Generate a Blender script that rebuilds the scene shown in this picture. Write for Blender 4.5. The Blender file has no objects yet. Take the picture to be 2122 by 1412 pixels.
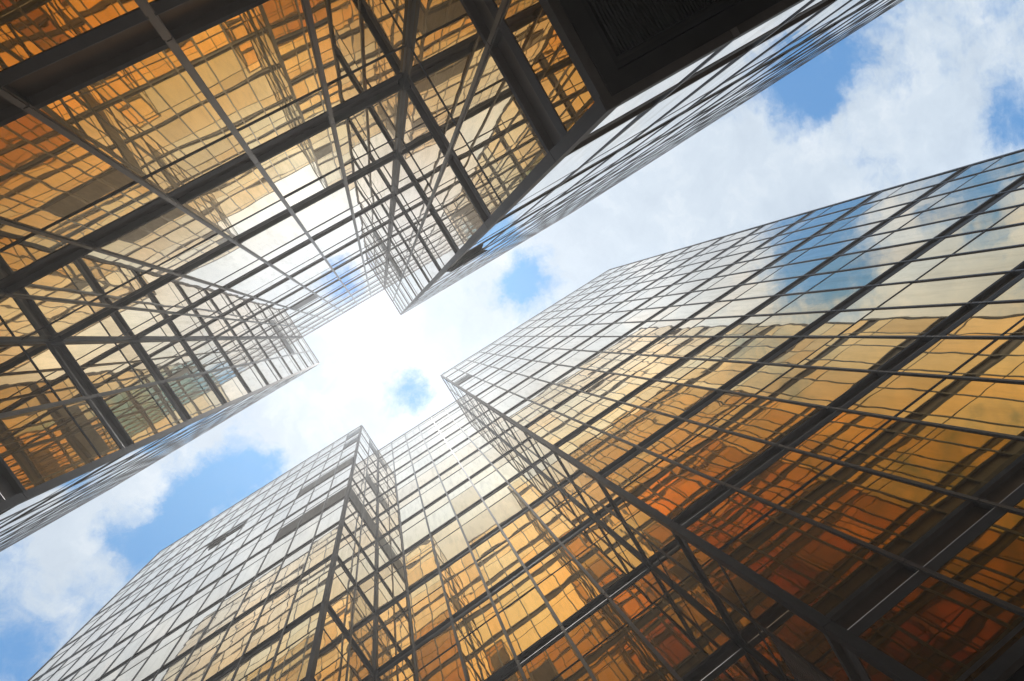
import bpy, math, random
from mathutils import Vector, Matrix

random.seed(7)
S = 1.3            # metres per facade bay
EYE = 1.6          # camera height above the ground (m)

# ------------------------------------------------------------------ camera
cam_d = bpy.data.cameras.new("camera")
cam = bpy.data.objects.new("camera", cam_d)
bpy.context.scene.collection.objects.link(cam)
cam_d.sensor_width = 36.0
cam_d.lens = 21.26
cam_d.clip_start = 0.05
cam_d.clip_end = 2000.0
RIGHT = Vector((0.8321153, 0.5119458, -0.2132970))
UP = Vector((0.5253568, -0.8508503, 0.0073526))
FWD = Vector((0.1777197, 0.1181752, 0.9769598))
m = Matrix((RIGHT, UP, -FWD)).transposed().to_4x4()
m.translation = Vector((0, 0, EYE))
cam.matrix_world = m
scene = bpy.context.scene
scene.camera = cam

# ------------------------------------------------------------------ view
scene.view_settings.view_transform = 'Standard'
scene.view_settings.look = 'None'
scene.view_settings.gamma = 1.0
scene.view_settings.use_curve_mapping = False
scene.view_settings.exposure = 0.0
scene.cycles.max_bounces = 14
scene.cycles.glossy_bounces = 12
scene.cycles.diffuse_bounces = 2
scene.cycles.transmission_bounces = 2
scene.cycles.volume_bounces = 0
scene.cycles.caustics_reflective = False
scene.cycles.caustics_refractive = False
scene.cycles.sample_clamp_indirect = 4.0
scene.cycles.sample_clamp_direct = 0.0
try:
    scene.cycles.use_denoising = True
    scene.cycles.denoiser = 'OPENIMAGEDENOISE'
except Exception:
    pass

# ------------------------------------------------------------------ sun
SUN_P = Vector((0.003, -0.004, 1.0)).normalized()
sun_d = bpy.data.lights.new("sun", 'SUN')
sun_d.energy = 4.6
sun_d.angle = math.radians(0.5)
sun_d.color = (1.0, 0.965, 0.92)
sun = bpy.data.objects.new("sun", sun_d)
sun.location = (0, 0, 90)
sun.rotation_euler = SUN_P.to_track_quat('Z', 'Y').to_euler()
scene.collection.objects.link(sun)

# ------------------------------------------------------------------ sky
world = bpy.data.worlds.new("World")
scene.world = world
world.use_nodes = True
wt = world.node_tree
wt.nodes.clear()


class N:
    """small helper to write node graphs"""
    def __init__(self, tree):
        self.t = tree

    def new(self, kind, **kw):
        n = self.t.nodes.new(kind)
        for k, v in kw.items():
            setattr(n, k, v)
        return n

    def link(self, a, b):
        self.t.links.new(a, b)

    def val(self, sock, v):
        if hasattr(v, 'is_linked') or isinstance(v, bpy.types.NodeSocket):
            self.t.links.new(v, sock)
        else:
            sock.default_value = v

    def math(self, op, a, b=0.0, c=0.0, clamp=False):
        n = self.t.nodes.new('ShaderNodeMath')
        n.operation = op
        n.use_clamp = clamp
        self.val(n.inputs[0], a)
        self.val(n.inputs[1], b)
        self.val(n.inputs[2], c)
        return n.outputs[0]

    def vmath(self, op, a, b=(0, 0, 0)):
        n = self.t.nodes.new('ShaderNodeVectorMath')
        n.operation = op
        self.val(n.inputs[0], a)
        self.val(n.inputs[1], b)
        return n

    def noise(self, vec, scale, detail, rough, dist=0.0):
        n = self.t.nodes.new('ShaderNodeTexNoise')
        n.inputs['Scale'].default_value = scale
        n.inputs['Detail'].default_value = detail
        n.inputs['Roughness'].default_value = rough
        n.inputs['Distortion'].default_value = dist
        self.t.links.new(vec, n.inputs['Vector'])
        return n.outputs[0]

    def ramp(self, fac, stops, interp='LINEAR'):
        n = self.t.nodes.new('ShaderNodeValToRGB')
        n.color_ramp.interpolation = interp
        e = n.color_ramp.elements
        e[0].position, e[0].color = stops[0][0], (*stops[0][1], 1)
        e[1].position, e[1].color = stops[-1][0], (*stops[-1][1], 1)
        for p, c in stops[1:-1]:
            x = e.new(p)
            x.color = (*c, 1)
        self.t.links.new(fac, n.inputs[0])
        return n.outputs[0]

    def mix(self, fac, a, b):
        n = self.t.nodes.new('ShaderNodeMix')
        n.data_type = 'RGBA'
        self.val(n.inputs[0], fac)
        self.val(n.inputs[6], a)
        self.val(n.inputs[7], b)
        return n.outputs[2]


w = N(wt)
tc = w.new('ShaderNodeTexCoord')
sep = w.new('ShaderNodeSeparateXYZ')
w.link(tc.outputs['Generated'], sep.inputs[0])
zc = w.math('MAXIMUM', sep.outputs[2], 0.12)
px_ = w.math('DIVIDE', sep.outputs[0], zc)
py_ = w.math('DIVIDE', sep.outputs[1], zc)
comb = w.new('ShaderNodeCombineXYZ')
w.link(px_, comb.inputs[0])
w.link(py_, comb.inputs[1])
P = comb.outputs[0]

# clouds on a high level sheet, some added out of view to brighten reflections; (x, y) / height of their centres, radius, weight
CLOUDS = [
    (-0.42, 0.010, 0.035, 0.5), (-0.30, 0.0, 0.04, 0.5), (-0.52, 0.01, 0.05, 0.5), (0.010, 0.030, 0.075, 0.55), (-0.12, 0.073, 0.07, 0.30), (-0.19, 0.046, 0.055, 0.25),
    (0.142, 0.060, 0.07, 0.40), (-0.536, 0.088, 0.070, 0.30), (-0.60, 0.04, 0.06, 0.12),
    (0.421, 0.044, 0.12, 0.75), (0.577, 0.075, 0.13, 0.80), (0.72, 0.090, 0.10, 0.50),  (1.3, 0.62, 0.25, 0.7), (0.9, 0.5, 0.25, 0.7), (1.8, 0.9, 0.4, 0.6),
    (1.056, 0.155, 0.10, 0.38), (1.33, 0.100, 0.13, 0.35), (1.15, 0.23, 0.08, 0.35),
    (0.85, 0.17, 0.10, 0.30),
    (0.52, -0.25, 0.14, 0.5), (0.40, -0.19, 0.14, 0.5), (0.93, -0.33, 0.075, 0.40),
    (1.05, -0.50, 0.16, 0.35), (1.25, -0.42, 0.10, 0.3), (0.3, -0.3, 0.25, 0.4), (0.05, 0.58, 0.25, 0.8), (0.05, -0.55, 0.25, 0.6), (0.15, 0.24, 0.13, 0.8), (-0.15, 0.24, 0.13, 0.8), (-0.4, 0.25, 0.13, 0.7), (0.4, 0.26, 0.12, 0.6), (0.1, -0.22, 0.13, 0.8), (-0.15, -0.2, 0.13, 0.8), (-0.45, -0.22, 0.15, 0.7), (0.9, -0.56, 0.14, 0.6), (0.6, -0.5, 0.14, 0.6),  # mostly unseen clouds, added so the mirror panes reflect white
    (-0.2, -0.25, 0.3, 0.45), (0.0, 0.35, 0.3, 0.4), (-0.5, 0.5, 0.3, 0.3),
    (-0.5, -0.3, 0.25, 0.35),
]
GAPS = [
    (-0.004, 0.105, 0.036, 0.95), (0.010, 0.080, 0.024, 0.30), (-0.07, 0.098, 0.06, 0.30), (0.20, 0.066, 0.09, 0.35), (0.30, 0.050, 0.05, 0.25), (0.250, 0.046, 0.036, 0.75),
    (0.222, 0.060, 0.022, 0.40), (-0.318, 0.056, 0.07, 0.80), (-0.254, 0.070, 0.05, 0.35),
    (-0.419, 0.063, 0.055, 0.50), (-0.470, 0.100, 0.060, 0.75), (-0.56, 0.115, 0.04, 0.4), (-0.25, 0.09, 0.05, 0.4), (-0.70, 0.10, 0.06, 0.35), (-0.37, 0.085, 0.05, 0.4), (-0.666, 0.134, 0.05, 0.30),
    (-0.63, 0.020, 0.06, 0.25), (0.893, 0.000, 0.075, 0.66), (1.02, 0.005, 0.050, 0.50),
    (0.949, 0.055, 0.035, 0.35), (1.298, 0.300, 0.07, 0.60), (1.333, 0.220, 0.045, 0.40),
    (0.958, 0.190, 0.025, 0.30),
    (0.74, -0.31, 0.085, 0.80), (0.87, -0.246, 0.075, 0.70), (1.14, -0.38, 0.085, 0.60), (1.30, -0.36, 0.06, 0.4),
    (1.02, -0.36, 0.03, 0.30), (0.82, -0.38, 0.05, 0.35),
]
warp_n = w.new('ShaderNodeTexNoise')
warp_n.inputs['Scale'].default_value = 9.0
warp_n.inputs['Detail'].default_value = 5.0
w.link(P, warp_n.inputs['Vector'])
wv = w.vmath('SUBTRACT', warp_n.outputs[1], (0.5, 0.5, 0.5)).outputs[0]
wv2 = w.vmath('MULTIPLY', wv, (0.075, 0.075, 0.0)).outputs[0]
warp_b = w.new('ShaderNodeTexNoise')
warp_b.inputs['Scale'].default_value = 30.0
warp_b.inputs['Detail'].default_value = 7.0
warp_b.inputs['Roughness'].default_value = 0.6
w.link(P, warp_b.inputs['Vector'])
wb = w.vmath('MULTIPLY', w.vmath('SUBTRACT', warp_b.outputs[1], (0.5, 0.5, 0.5)).outputs[0], (0.055, 0.055, 0.0)).outputs[0]
PW = w.vmath('ADD', w.vmath('ADD', P, wv2).outputs[0], wb).outputs[0]
acc = None
for (cx, cy, r, wt_) in [c for c in CLOUDS] + [(a, b, c, -d) for a, b, c, d in GAPS]:
    d = w.vmath('DISTANCE', PW, (cx, cy, 0)).outputs['Value']
    q = w.math('MULTIPLY', d, 1.0 / r)
    q = w.math('MULTIPLY', q, q)
    q = w.math('MULTIPLY', q, -0.9)
    q = w.math('EXPONENT', q)
    acc = w.math('MULTIPLY_ADD', q, wt_, acc if acc is not None else 0.0)
fine = w.noise(PW, 7.0, 9.0, 0.62, 0.25)
fine2 = w.noise(P, 24.0, 9.0, 0.68, 0.5)
f = w.math('MULTIPLY_ADD', fine, 1.6, -0.53)
f = w.math('MULTIPLY_ADD', fine2, 0.75, f)
f = w.math('SUBTRACT', f, 0.10)
cov = w.math('ADD', f, acc)
mr = w.new('ShaderNodeMapRange', interpolation_type='SMOOTHSTEP')
w.link(cov, mr.inputs[0])
mr.inputs[1].default_value = 0.10
mr.inputs[2].default_value = 0.95
mask = mr.outputs[0]
sky = w.new('ShaderNodeTexSky')
sky.sky_type = 'NISHITA'
sky.sun_disc = False
sky.sun_elevation = math.asin(SUN_P.z)
sky.sun_rotation = math.atan2(SUN_P.x, SUN_P.y)
sky.altitude = 0
sky.air_density = 1.0
sky.dust_density = 0.6
sky.ozone_density = 2.0
SKY_STR = 0.12
skyc = w.vmath('MULTIPLY', sky.outputs[0], (0.42, 1.10, 1.40)).outputs[0]
# cloud brightness: thick middles a little greyer than thin edges, lifted near the sun, altered by added blobs out of view
shade = w.noise(PW, 6.0, 9.0, 0.62, 0.2)
cl = w.ramp(shade, [(0.30, (0.54, 0.64, 0.76)), (0.52, (0.64, 0.74, 0.85)), (0.74, (0.84, 0.90, 0.96))])
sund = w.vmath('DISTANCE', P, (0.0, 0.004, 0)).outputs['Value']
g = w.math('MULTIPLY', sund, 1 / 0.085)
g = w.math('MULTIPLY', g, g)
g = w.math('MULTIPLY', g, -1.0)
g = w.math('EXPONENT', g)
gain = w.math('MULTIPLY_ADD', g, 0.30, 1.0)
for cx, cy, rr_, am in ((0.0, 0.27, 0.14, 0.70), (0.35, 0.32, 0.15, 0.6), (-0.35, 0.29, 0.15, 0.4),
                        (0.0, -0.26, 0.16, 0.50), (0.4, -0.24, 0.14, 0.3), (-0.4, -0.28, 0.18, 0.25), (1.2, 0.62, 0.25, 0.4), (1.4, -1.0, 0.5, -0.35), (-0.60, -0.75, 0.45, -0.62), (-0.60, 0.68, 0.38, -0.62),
                        (0.05, 0.60, 0.25, 1.0), (0.05, -0.60, 0.25, 0.1)):  # added gain in unseen sky
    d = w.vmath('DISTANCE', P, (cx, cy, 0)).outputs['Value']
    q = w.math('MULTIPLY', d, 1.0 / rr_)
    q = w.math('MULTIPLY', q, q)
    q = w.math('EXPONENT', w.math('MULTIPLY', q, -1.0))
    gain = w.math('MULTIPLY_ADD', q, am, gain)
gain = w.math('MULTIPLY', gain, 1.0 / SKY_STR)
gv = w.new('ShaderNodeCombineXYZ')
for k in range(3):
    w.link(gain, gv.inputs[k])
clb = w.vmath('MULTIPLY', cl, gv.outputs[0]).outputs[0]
deep = w.vmath('MULTIPLY', skyc, (0.30, 0.42, 0.85)).outputs[0]
near = w.math('MULTIPLY', sund, 1 / 0.22)
near = w.math('MULTIPLY', near, near)
near = w.math('EXPONENT', w.math('MULTIPLY', near, -1.0))
skyc = w.mix(near, skyc, deep)
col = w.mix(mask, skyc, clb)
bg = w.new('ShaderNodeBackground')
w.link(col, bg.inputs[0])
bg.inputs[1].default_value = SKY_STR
out = w.new('ShaderNodeOutputWorld')
w.link(bg.outputs[0], out.inputs[0])
world.cycles.sampling_method = 'MANUAL'
world.cycles.sample_map_resolution = 1024

# ------------------------------------------------------------------ materials
def mat(name):
    mm = bpy.data.materials.new(name)
    mm.use_nodes = True
    mm.node_tree.nodes.clear()
    return mm, N(mm.node_tree)


def glass_material(name, tint, amp, seed, rough=0.012):
    mm, n = mat(name)
    t = n.new('ShaderNodeTexCoord')
    off = n.vmath('ADD', t.outputs['Object'], (seed, seed * 1.7, seed * 0.6)).outputs[0]
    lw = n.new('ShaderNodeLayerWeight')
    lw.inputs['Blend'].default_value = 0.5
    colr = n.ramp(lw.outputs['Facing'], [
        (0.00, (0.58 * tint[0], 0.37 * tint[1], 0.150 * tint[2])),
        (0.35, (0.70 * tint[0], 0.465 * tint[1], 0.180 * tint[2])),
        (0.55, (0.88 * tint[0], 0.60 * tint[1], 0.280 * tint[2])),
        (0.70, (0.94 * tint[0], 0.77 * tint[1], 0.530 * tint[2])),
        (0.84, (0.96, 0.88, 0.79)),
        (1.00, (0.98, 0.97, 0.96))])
    # faint dirt film on the panes
    dirt = n.noise(n.vmath('MULTIPLY', off, (1.0, 1.0, 0.14)).outputs[0], 3.5, 9, 0.72)
    dd = n.ramp(dirt, [(0.30, (0.88, 0.87, 0.85)), (0.52, (1, 1, 1))])
    colr = n.vmath('MULTIPLY', colr, dd).outputs[0]
    b1 = n.noise(off, 0.75, 1.5, 0.5)
    bump = n.new('ShaderNodeBump')
    bump.inputs['Strength'].default_value = 1.0
    bump.inputs['Distance'].default_value = amp
    n.link(b1, bump.inputs['Height'])
    gl = n.new('ShaderNodeBsdfAnisotropic')
    n.link(colr, gl.inputs['Color'])
    gl.inputs['Roughness'].default_value = rough
    n.link(bump.outputs[0], gl.inputs['Normal'])
    o = n.new('ShaderNodeOutputMaterial')
    n.link(gl.outputs[0], o.inputs[0])
    return mm


GLASS = [glass_material("gold_mirror_glass", (1, 1, 1), 0.0034, 0.0),
         glass_material("gold_mirror_glass_warm", (1.03, 0.95, 0.85), 0.0050, 5.3),
         glass_material("gold_mirror_glass_pale", (0.97, 1.02, 1.10), 0.0028, 11.9),
         glass_material("gold_mirror_glass_deep", (0.86, 0.82, 0.78), 0.0040, 17.2)]


def metal_material(name, base, metallic, rough, var=0.25):
    mm, n = mat(name)
    t = n.new('ShaderNodeTexCoord')
    st = n.vmath('MULTIPLY', t.outputs['Object'], (1.0, 1.0, 0.22)).outputs[0]
    nz = n.noise(st, 3.0, 8, 0.65)
    c = n.ramp(nz, [(0.3, tuple(x * (1 - var) for x in base)), (0.7, tuple(x * (1 + var) for x in base))])
    p = n.new('ShaderNodeBsdfPrincipled')
    n.link(c, p.inputs['Base Color'])
    p.inputs['Metallic'].default_value = metallic
    r = n.noise(t.outputs['Object'], 9.0, 5, 0.6)
    rr = n.math('MULTIPLY_ADD', r, 0.10, rough - 0.05)
    n.link(rr, p.inputs['Roughness'])
    o = n.new('ShaderNodeOutputMaterial')
    n.link(p.outputs[0], o.inputs[0])
    return mm


M_MULL = metal_material("bronze_mullion", (0.270, 0.245, 0.230), 0.45, 0.38, 0.12)
M_BAND = metal_material("dark_bronze_band", (0.330, 0.270, 0.230), 0.35, 0.42, 0.12)
M_LIP = metal_material("bronze_lip", (0.210, 0.180, 0.160), 0.1, 0.55, 0.12)
M_POST = metal_material("corner_bronze", (0.120, 0.104, 0.095), 0.2, 0.5, 0.25)
M_LOUV = metal_material("louvre_grey", (0.42, 0.40, 0.39), 0.5, 0.45)
M_SLAT = metal_material("ceiling_slats", (0.012, 0.011, 0.010), 0.0, 0.6)
M_DARK = metal_material("soffit_dark", (0.028, 0.025, 0.023), 0.2, 0.35)
M_CORE = metal_material("core_wall", (0.035, 0.030, 0.026), 0.0, 0.7)
M_STONE = metal_material("granite", (0.16, 0.14, 0.12), 0.0, 0.45)


# ------------------------------------------------------------------ mesh builder
class MB:
    def __init__(self):
        self.v, self.f, self.m = [], [], []

    def add(self, pts, faces, mi=0):
        b = len(self.v)
        self.v += [tuple(p) for p in pts]
        for fc in faces:
            self.f.append([b + i for i in fc])
            self.m.append(mi)

    def build(self, name, mats, parent, origin):
        me = bpy.data.meshes.new(name)
        me.from_pydata([(x - origin[0], y - origin[1], z - origin[2]) for x, y, z in self.v], [], self.f)
        for mm in (mats if isinstance(mats, (list, tuple)) else [mats]):
            me.materials.append(mm)
        for p, i in zip(me.polygons, self.m):
            p.material_index = i
        me.update()
        o = bpy.data.objects.new(name, me)
        scene.collection.objects.link(o)
        if parent is not None:
            o.parent = parent
        return o


BOXF = [(0, 1, 3, 2), (4, 6, 7, 5), (0, 4, 5, 1), (2, 3, 7, 6), (0, 2, 6, 4), (1, 5, 7, 3)]


def W(x, y, z):
    """bay units (plan seen from below) -> metres"""
    return (x * S, -y * S, z * S + EYE)


class Face:
    """a flat facade: o = plan start, t = along, n = outward, count = bays"""
    def __init__(self, name, o, t, n, count, in0, in1):
        self.name, self.o, self.t, self.n, self.count = name, o, t, n, count
        self.in0, self.in1 = in0, in1
        self.pd = 1.0          # how far trim stands proud of the glass line

    def pt(self, a, z, d):
        d = d * self.pd if d > 0 else d
        return W(self.o[0] + self.t[0] * a + self.n[0] * d, self.o[1] + self.t[1] * a + self.n[1] * d, z)

    def hand(self):
        # +1 when (t, z, n) is right handed in world space
        return 1 if (self.t[0] * -self.n[1] - (-self.t[1]) * self.n[0]) < 0 else -1

    def box(self, mb, a0, a1, z0, z1, d0, d1, mi=0, shear=0.0):
        pts = []
        for a in (a0, a1):
            for z in (z0, z1):
                for d in (d0, d1):
                    pts.append(self.pt(a, z, d + (shear if z == z0 else 0)))
        fs = BOXF
        if self.hand() < 0:
            fs = [tuple(reversed(q)) for q in fs]
        mb.add(pts, fs, mi)

    def prism(self, mb, a0, a1, prof, mi=0):
        """extrude a (z, d) profile along the facade"""
        k = len(prof)
        pts = [self.pt(a0, z, d) for z, d in prof] + [self.pt(a1, z, d) for z, d in prof]
        fs = [(i, (i + 1) % k, k + (i + 1) % k, k + i) for i in range(k)]
        fs += [tuple(range(k - 1, -1, -1)), tuple(range(k, 2 * k))]
        mb.add(pts, fs, mi)


CAMP = Vector((0, 0, EYE))


def project(p):
    d = Vector(p) - CAMP
    c = d.dot(FWD)
    if c < 0.05:
        return None
    return (1061 + 1253.1 * d.dot(RIGHT) / c, 706 - 1253.1 * d.dot(UP) / c)


def seen_area(q):
    pr = [project(p) for p in q]
    if any(p is None for p in pr):
        return 0.0
    poly = pr
    for ax, lim, sg in ((0, 0, 1), (0, 2122, -1), (1, 0, 1), (1, 1412, -1)):
        o = []
        for i in range(len(poly)):
            a, b = poly[i], poly[(i + 1) % len(poly)]
            ia, ib = (a[ax] - lim) * sg >= 0, (b[ax] - lim) * sg >= 0
            if ia:
                o.append(a)
            if ia != ib:
                tt = (lim - a[ax]) / (b[ax] - a[ax])
                o.append((a[0] + (b[0] - a[0]) * tt, a[1] + (b[1] - a[1]) * tt))
        poly = o
        if not poly:
            return 0.0
    return abs(sum(poly[i][0] * poly[(i + 1) % len(poly)][1] - poly[(i + 1) % len(poly)][0] * poly[i][1]
                   for i in range(len(poly)))) / 2


# ------------------------------------------------------------------ the towers
HROOF = 40.34
STOREY = 3.0
ZBOT = 3.43
WING = 14
DEPTH = 11.0


def make_tower(kind, label, x0, yf, sg, t0, band_h, thin_ph, louvres, grilles, awnings):
    """x0 = left edge of the recess, yf = front plane, sg = +1 body lies towards +y (plan)"""
    root = bpy.data.objects.new(kind, None)
    origin = W(x0 + 3, yf + sg * 5, -EYE / S)
    root.location = origin
    root['label'] = label
    root['category'] = 'office tower'
    root['group'] = 'facing gold glass office towers'
    scene.collection.objects.link(root)
    INS = 0.052
    faces = {
        'left': Face('left', (x0, yf), (-1, 0), (0, -sg), WING, INS, INS),
        'right': Face('right', (x0 + 6, yf), (1, 0), (0, -sg), WING, INS, INS),
        'main': Face('main', (x0, yf + 2 * sg), (1, 0), (0, -sg), 6, INS, INS),
        'side_left': Face('side_left', (x0, yf), (0, sg), (1, 0), 2, INS, INS),
        'side_right': Face('side_right', (x0 + 6, yf), (0, sg), (-1, 0), 2, INS, INS),
        'end_left': Face('end_left', (x0 - WING, yf), (0, sg), (-1, 0), 11, INS, INS),
        'end_right': Face('end_right', (x0 + 6 + WING, yf), (0, sg), (1, 0), 11, INS, INS),
    }
    flush = 0.45 if sg > 0 else 1.0      # the overhead tower's front trim sits almost flush
    faces['left'].pd = faces['right'].pd = flush
    rnd = random.Random(31 if sg > 0 else 97)
    lv = set(louvres)
    levels = []
    T = t0
    while T - STOREY > ZBOT - STOREY:
        T -= STOREY
    # T = first band top at or above the base
    T = t0 - STOREY * math.floor((t0 - ZBOT - 0.3) / STOREY)
    while T < HROOF + STOREY:
        levels.append(T)
        T += STOREY

    panes = []        # (area, face, a0, a1, z0, z1)
    for fn, F in faces.items():
        end = fn.startswith('end')
        for b in range(F.count):
            for T in levels + [levels[0] - STOREY]:
                a0, a1 = b + 0.02, b + 0.98
                spans = [(T - 0.01, T + thin_ph), (T + thin_ph, T + STOREY - band_h + 0.01)]
                if (fn, b, round(T, 2)) in lv:
                    spans = [(T + 1.5, T + thin_ph), spans[1]]
                if (fn, b, round(T, 2)) in awnings:
                    spans = spans[:1]
                for z0, z1 in spans:
                    z0, z1 = max(z0, ZBOT + 0.08), min(z1, HROOF - 0.10)
                    if z1 - z0 < 0.05:
                        continue
                    q = [F.pt(a0, z0, 0), F.pt(a1, z0, 0), F.pt(a1, z1, 0), F.pt(a0, z1, 0)]
                    facing = (CAMP - Vector(q[0])).dot(Vector((F.n[0], -F.n[1], 0))) > 0
                    area = seen_area(q) if (facing and not end) else 0.0
                    panes.append((area, fn, a0, a1, z0, z1))
    panes.sort(key=lambda r: -r[0])

    def add_pane(mb, r, mi):
        _, fn, a0, a1, z0, z1 = r
        F = faces[fn]
        ta, tz = rnd.gauss(0, 0.0022), rnd.gauss(0, 0.0026)
        am, zm = (a0 + a1) / 2, (z0 + z1) / 2
        pts = []
        for a in (a0, a1):
            for z in (z0, z1):
                k = (a - am) * ta + (z - zm) * tz
                for d in (-0.025, 0.0):
                    pts.append(F.pt(a, z, d + k))
        fs = BOXF if F.hand() > 0 else [tuple(reversed(q)) for q in BOXF]
        mb.add(pts, fs, mi)

    for r in panes[:100]:
        mb = MB()
        add_pane(mb, r, 0)
        mb.build('window', rnd.choice(GLASS[:3] + GLASS), root, origin)
    mb = MB()
    for r in panes[100:]:
        add_pane(mb, r, rnd.choice((0, 0, 0, 1, 1, 2, 2, 3)))
    o = mb.build('window', GLASS, root, origin)
    o['kind'] = 'stuff'
    o['label'] = 'the smaller gold mirror panes of the upper storeys'

    # mullions: one strip per vertical line, jointed at every storey
    for fn, F in faces.items():
        if fn.startswith('end'):
            continue
        last = F.count if fn in ('left', 'right') else F.count
        for k in range(1, last):
            mb = MB()
            zs = [ZBOT] + [T - 0.10 for T in levels if T - 0.10 < HROOF - 0.3] + [HROOF + 0.02]
            wd = 0.031
            for z0, z1 in zip(zs[:-1], zs[1:]):
                j = rnd.uniform(-0.002, 0.002)
                F.box(mb, k - wd + j, k + wd + j, z0 + 0.006, z1 - 0.006, -0.05, 0.010)
                F.box(mb, k - 0.019 + j, k + 0.019 + j, z0 + 0.009, z1 - 0.009, 0.008, 0.021)
            F.box(mb, k - wd + 0.006, k + wd - 0.006, ZBOT, HROOF, -0.06, 0.005)
            mb.build('mullion', M_MULL, root, origin)

    # bands and transoms, one per facade and storey
    for fn, F in faces.items():
        L = F.count
        a0, a1 = F.in0, L - F.in1
        if fn.startswith('end'):
            a0, a1 = INS, L
        for T in levels:
            if T < HROOF - 0.4:
                zb = T - band_h
                mb = MB()
                lip = min(0.12, band_h * 0.30)
                # recessed channel, thin bright nosing, sloping lower lip
                F.box(mb, a0, a1, zb + 0.02, T - 0.02, -0.085, -0.060, 0)
                F.prism(mb, a0, a1, [(T - 0.045, -0.064), (T - 0.048, 0.006), (T + 0.004, 0.008), (T + 0.006, -0.03)], 1)
                F.prism(mb, a0, a1, [(zb - 0.006, -0.03), (zb - 0.006, 0.007), (zb + lip - 0.010, 0.011),
                                     (zb + lip, 0.008), (zb + lip, -0.064)], 1)
                mb.build('spandrel_band', [M_BAND, M_LIP], root, origin)
            zt = T + thin_ph
            if fn.startswith('end'):
                continue
            if zt < HROOF - 0.2:
                mb = MB()
                F.prism(mb, a0, a1, [(zt - 0.019, -0.03), (zt - 0.017, 0.007), (zt + 0.015, 0.010), (zt + 0.019, -0.03)])
                mb.build('transom', M_LIP, root, origin)
        zt = levels[0] - STOREY + thin_ph
        if zt > ZBOT + 0.15 and not fn.startswith('end'):
            mb = MB()
            F.prism(mb, a0, a1, [(zt - 0.019, -0.03), (zt - 0.017, 0.007), (zt + 0.015, 0.010), (zt + 0.019, -0.03)])
            mb.build('transom', M_LIP, root, origin)
        # bottom frame and roof coping
        mb = MB()
        F.box(mb, a0, a1, ZBOT + 0.004, ZBOT + 0.10, -0.12, 0.014)
        mb.build('bottom_rail', M_POST, root, origin)
        mb = MB()
        F.box(mb, a0, a1, HROOF - 0.13, HROOF, -0.12, 0.015)
        F.box(mb, a0, a1, HROOF + 0.002, HROOF + 0.05, -0.16, 0.024)
        mb.build('roof_coping', M_LIP, root, origin)

    # corner posts
    def post(cx, cy, dx, dy, inner):
        mb = MB()
        F = faces['main']
        zs = [ZBOT] + [T - 0.10 for T in levels if T - 0.10 < HROOF - 0.3] + [HROOF + 0.03]
        for z0, z1 in zip(zs[:-1], zs[1:]):
            lo, hi = ((-0.022, 0.085) if not inner else (-0.050, 0.050))
            X0, X1 = sorted((cx + dx * lo, cx + dx * hi))
            Y0, Y1 = sorted((cy + dy * (lo if inner else lo * flush), cy + dy * hi))
            pts = [W(x, y, z) for x in (X0, X1) for y in (Y1, Y0) for z in (z0 + 0.006, z1 - 0.006)]
            mb.add(pts, [tuple(q) for q in BOXF2])
        X0, X1 = X0 + 0.006, X1 - 0.006
        Y0, Y1 = Y0 + 0.003, Y1 - 0.003
        pts = [W(x, y, z) for x in (X0, X1) for y in (Y1, Y0) for z in (ZBOT, HROOF)]
        mb.add(pts, [tuple(q) for q in BOXF2])
        mb.build('corner_post', M_POST, root, origin)

    post(x0, yf, -1, sg, False)
    post(x0 + 6, yf, 1, sg, False)
    post(x0 - WING, yf, 1, sg, False)
    post(x0 + 6 + WING, yf, -1, sg, False)
    post(x0, yf + 2 * sg, 1, -sg, True)
    post(x0 + 6, yf + 2 * sg, -1, -sg, True)

    # louvres that replace a pane
    for fn, b, T in louvres:
        F = faces[fn]
        mb = MB()
        z0, z1 = T + 0.02, T + 1.48
        a0, a1 = b + 0.045, b + 0.955
        F.box(mb, a0, a1, z0, z1, -0.04, -0.018, 0)
        F.box(mb, a0, a0 + 0.03, z0, z1, -0.030, 0.003, 0)
        F.box(mb, a1 - 0.03, a1, z0, z1, -0.030, 0.003, 0)
        F.box(mb, a0 + 0.03, a1 - 0.03, z1 - 0.04, z1, -0.030, 0.004, 0)
        nsl = 22
        for k in range(nsl):
            zz = z0 + (z1 - 0.06 - z0) * (k + 0.3) / nsl
            F.prism(mb, a0 + 0.03, a1 - 0.03, [(zz, -0.020), (zz + 0.006, -0.004), (zz + 0.040, -0.002), (zz + 0.046, -0.020)])
        mb.build('louvre', M_LOUV, root, origin)
    for fn, b, T in grilles:
        F = faces[fn]
        mb = MB()
        z0, z1 = T - band_h, T
        F.box(mb, b + 0.045, b + 0.955, z0 + 0.03, z1 - 0.02, -0.06, -0.03, 0)
        for k in range(6):
            zz = z0 + 0.05 + (z1 - z0 - 0.10) * k / 6
            F.prism(mb, b + 0.05, b + 0.95, [(zz, 0.02), (zz + 0.015, 0.02), (zz + 0.03, -0.03), (zz + 0.012, -0.03)])
        mb.build('vent_grille', M_LIP, root, origin)
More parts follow.
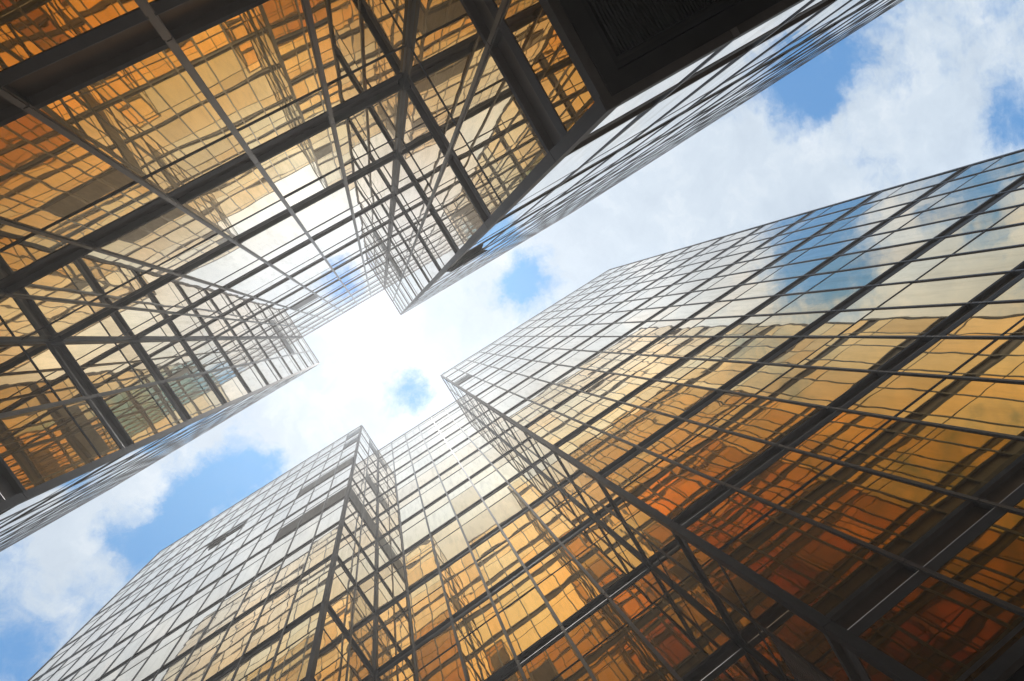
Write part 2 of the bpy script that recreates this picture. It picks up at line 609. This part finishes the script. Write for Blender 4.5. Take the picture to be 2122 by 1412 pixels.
    # open awning windows: top-hung sashes pushed outwards
    for fn, b, T in awnings:
        F = faces[fn]
        z0, z1 = T + thin_ph + 0.03, T + STOREY - band_h - 0.01
        tilt = awnings[(fn, b, T)] / F.pd
        mb = MB()
        a0, a1 = b + 0.05, b + 0.95
        for (p0, p1, q0, q1) in ((a0, a0 + 0.035, z0, z1), (a1 - 0.035, a1, z0, z1),
                                 (a0 + 0.035, a1 - 0.035, z0, z0 + 0.035), (a0 + 0.035, a1 - 0.035, z1 - 0.035, z1)):
            k0 = tilt * (z1 - q0) / (z1 - z0)
            k1 = tilt * (z1 - q1) / (z1 - z0)
            pts = []
            for a in (p0, p1):
                for z, k in ((q0, k0), (q1, k1)):
                    for d in (-0.02, 0.02):
                        pts.append(F.pt(a, z, d + k))
            mb.add(pts, BOXF if F.hand() > 0 else [tuple(reversed(q)) for q in BOXF])
        sash = mb.build('awning_window', M_DARK, root, origin)
        mb = MB()
        pts = []
        for a in (a0 + 0.03, a1 - 0.03):
            for z in (z0 + 0.03, z1 - 0.03):
                k = tilt * (z1 - z) / (z1 - z0)
                for d in (-0.006, 0.006):
                    pts.append(F.pt(a, z, d + k))
        mb.add(pts, BOXF if F.hand() > 0 else [tuple(reversed(q)) for q in BOXF])
        pn = mb.build('pane', M_DARK, sash, origin)

    # building body
    mb = MB()
    yb = yf + sg * DEPTH

    def block(xa, xb, ya, yb_, za, zb_, mi=0):
        X0, X1 = sorted((xa, xb))
        Y0, Y1 = sorted((ya, yb_))
        pts = [W(x, y, z) for x in (X0, X1) for y in (Y1, Y0) for z in (za, zb_)]
        mb.add(pts, BOXF2, mi)
    q = 0.12
    block(x0 - WING + q, x0 - q, yf + sg * q, yb, ZBOT + 0.12, HROOF - 0.01)
    block(x0 + 6 + q, x0 + 6 + WING - q, yf + sg * q, yb, ZBOT + 0.12, HROOF - 0.01)
    block(x0 - q - 0.01, x0 + 6 + q + 0.01, yf + sg * (2 + q), yb - 0.01 * sg, ZBOT + 0.121, HROOF - 0.012)
    mb.build('wall', M_CORE, root, origin)

    # soffits under the two wings and the recess: beam frame with a recessed slatted ceiling
    for (xa, xb, ya) in ((x0 - WING, x0, yf), (x0 + 6, x0 + 6 + WING, yf), (x0 + 0.0, x0 + 6, yf + 2 * sg)):
        mb = MB()
        e = 0.17
        ylim = yf + sg * 4.2
        ins = 0.05
        block_ = block
        block(xa + ins, xb - ins, ya + sg * ins, ya + sg * e, ZBOT - 0.002, ZBOT + 0.115)
        block(xa + ins, xa + e, ya + sg * e, ylim, ZBOT - 0.002, ZBOT + 0.115)
        block(xb - e, xb - ins, ya + sg * e, ylim, ZBOT - 0.002, ZBOT + 0.115)
        s1 = mb.build('soffit', M_DARK, root, origin)
        mb = MB()
        block(xa + e + 0.012, xb - e - 0.012, ya + sg * (e + 0.012), ya + sg * (e + 0.05), ZBOT + 0.03, ZBOT + 0.10)
        block(xa + e + 0.012, xa + e + 0.05, ya + sg * (e + 0.05), ylim, ZBOT + 0.03, ZBOT + 0.10)
        block(xb - e - 0.05, xb - e - 0.012, ya + sg * (e + 0.05), ylim, ZBOT + 0.03, ZBOT + 0.10)
        x = xa + e + 0.10
        while x < xb - e - 0.08:
            block(x, x + 0.014, ya + sg * (e + 0.09), ylim - 0.05 * sg, ZBOT + 0.075, ZBOT + 0.112)
            x += 0.025
        mb.build('soffit_panel', M_SLAT, s1, origin)

    # set-back ground storey with columns
    mb = MB()
    block(x0 - WING + 1.2, x0 + 6 + WING - 1.2, yf + sg * 4.2, yb - 0.3 * sg, -EYE / S, ZBOT + 0.118)
    mb.build('lobby_wall', M_STONE, root, origin)
    for cx in (x0 - WING + 0.8, x0 - 7, x0 - 0.8, x0 + 6.8, x0 + 13, x0 + 6 + WING - 0.8):
        mb = MB()
        k = 14
        r = 0.34
        cy = yf + sg * 0.9
        pts = [W(cx + r * math.cos(i * 2 * math.pi / k), cy + r * math.sin(i * 2 * math.pi / k), z)
               for z in (-EYE / S, ZBOT + 0.01) for i in range(k)]
        mb.add(pts, [(i, (i + 1) % k, k + (i + 1) % k, k + i) for i in range(k)])
        mb.build('column', M_STONE, root, origin)
    return root


BOXF2 = BOXF

# far tower (top left of the photo) and near tower (bottom right)
LT = 7.82
lower_louvres = [('left', 0, LT + 15), ('left', 1, LT + 15), ('left', 2, LT + 15),
                 ('left', 0, LT + 21), ('left', 1, LT + 21), ('left', 2, LT + 21),
                 ('left', 0, LT + 27), ('left', 0, LT + 30),
                 ('side_left', 1, LT + 30), ('side_left', 1, LT + 21), ('side_left', 0, LT + 15), ('side_left', 1, LT + 15),
                 ('right', 0, LT + 24), ('side_right', 1, LT - 3)]
UT = 7.62
upper_louvres = [('main', 2, UT + 15), ('side_right', 1, UT + 15), ('side_left', 1, UT + 24)]


def rl(lst):
    return [(a, b, round(c, 2)) for a, b, c in lst]


make_tower('office_tower',
           'dark bronze framed gold glass tower rising straight overhead, its black soffit at top right',
           -4.136, 0.4595, 1, UT, 0.50, 1.84, rl(upper_louvres), [],
           {('right', 0, round(UT + 3, 2)): 0.08})
make_tower('office_tower',
           'gold and silver glass tower at lower right, grey louvres on its left wing',
           -4.0273, -4.3144, -1, LT, 0.38, 1.78, rl(lower_louvres), rl([('main', 2, LT + 3)]),
           {('left', 7, round(LT + 21, 2)): 0.11, ('left', 6, round(LT + 21, 2)): 0.05})

# ------------------------------------------------------------------ ground
mb = MB()
G = 160
mb.add([(-G, -G, 0), (G, -G, 0), (G, G, 0), (-G, G, 0)], [(0, 1, 2, 3)])
mm, n = mat('paving')
t = n.new('ShaderNodeTexCoord')
br = n.new('ShaderNodeTexBrick')
br.inputs['Scale'].default_value = 1.0
br.inputs['Color1'].default_value = (0.13, 0.115, 0.10, 1)
br.inputs['Color2'].default_value = (0.10, 0.09, 0.08, 1)
br.inputs['Mortar'].default_value = (0.05, 0.045, 0.04, 1)
br.inputs['Mortar Size'].default_value = 0.01
n.link(t.outputs['Object'], br.inputs['Vector'])
p = n.new('ShaderNodeBsdfPrincipled')
n.link(br.outputs[0], p.inputs['Base Color'])
p.inputs['Roughness'].default_value = 0.6
o = n.new('ShaderNodeOutputMaterial')
n.link(p.outputs[0], o.inputs[0])
g_ = mb.build('ground', mm, None, (0, 0, 0))
g_['kind'] = 'structure'

# ------------------------------------------------------------------ haze
HAZE = 0.0017
if HAZE > 0:
    mb = MB()
    top = HROOF * S + EYE + 1.5
    h = G + 2
    pts = [(x, y, z) for x in (-h, h) for y in (-h, h) for z in (-1.0, top)]
    mb.add(pts, BOXF)
    mm, n = mat('haze_air')
    pv = n.new('ShaderNodeVolumePrincipled')
    pv.inputs['Color'].default_value = (0.98, 0.98, 0.98, 1)
    pv.inputs['Density'].default_value = HAZE
    pv.inputs['Anisotropy'].default_value = 0.62
    o = n.new('ShaderNodeOutputMaterial')
    n.link(pv.outputs[0], o.inputs['Volume'])
    hz = mb.build('haze', mm, None, (0, 0, 0))
    hz['kind'] = 'stuff'
    hz['label'] = 'thin bright haze hanging in the air between the two towers'
    hz['category'] = 'haze'
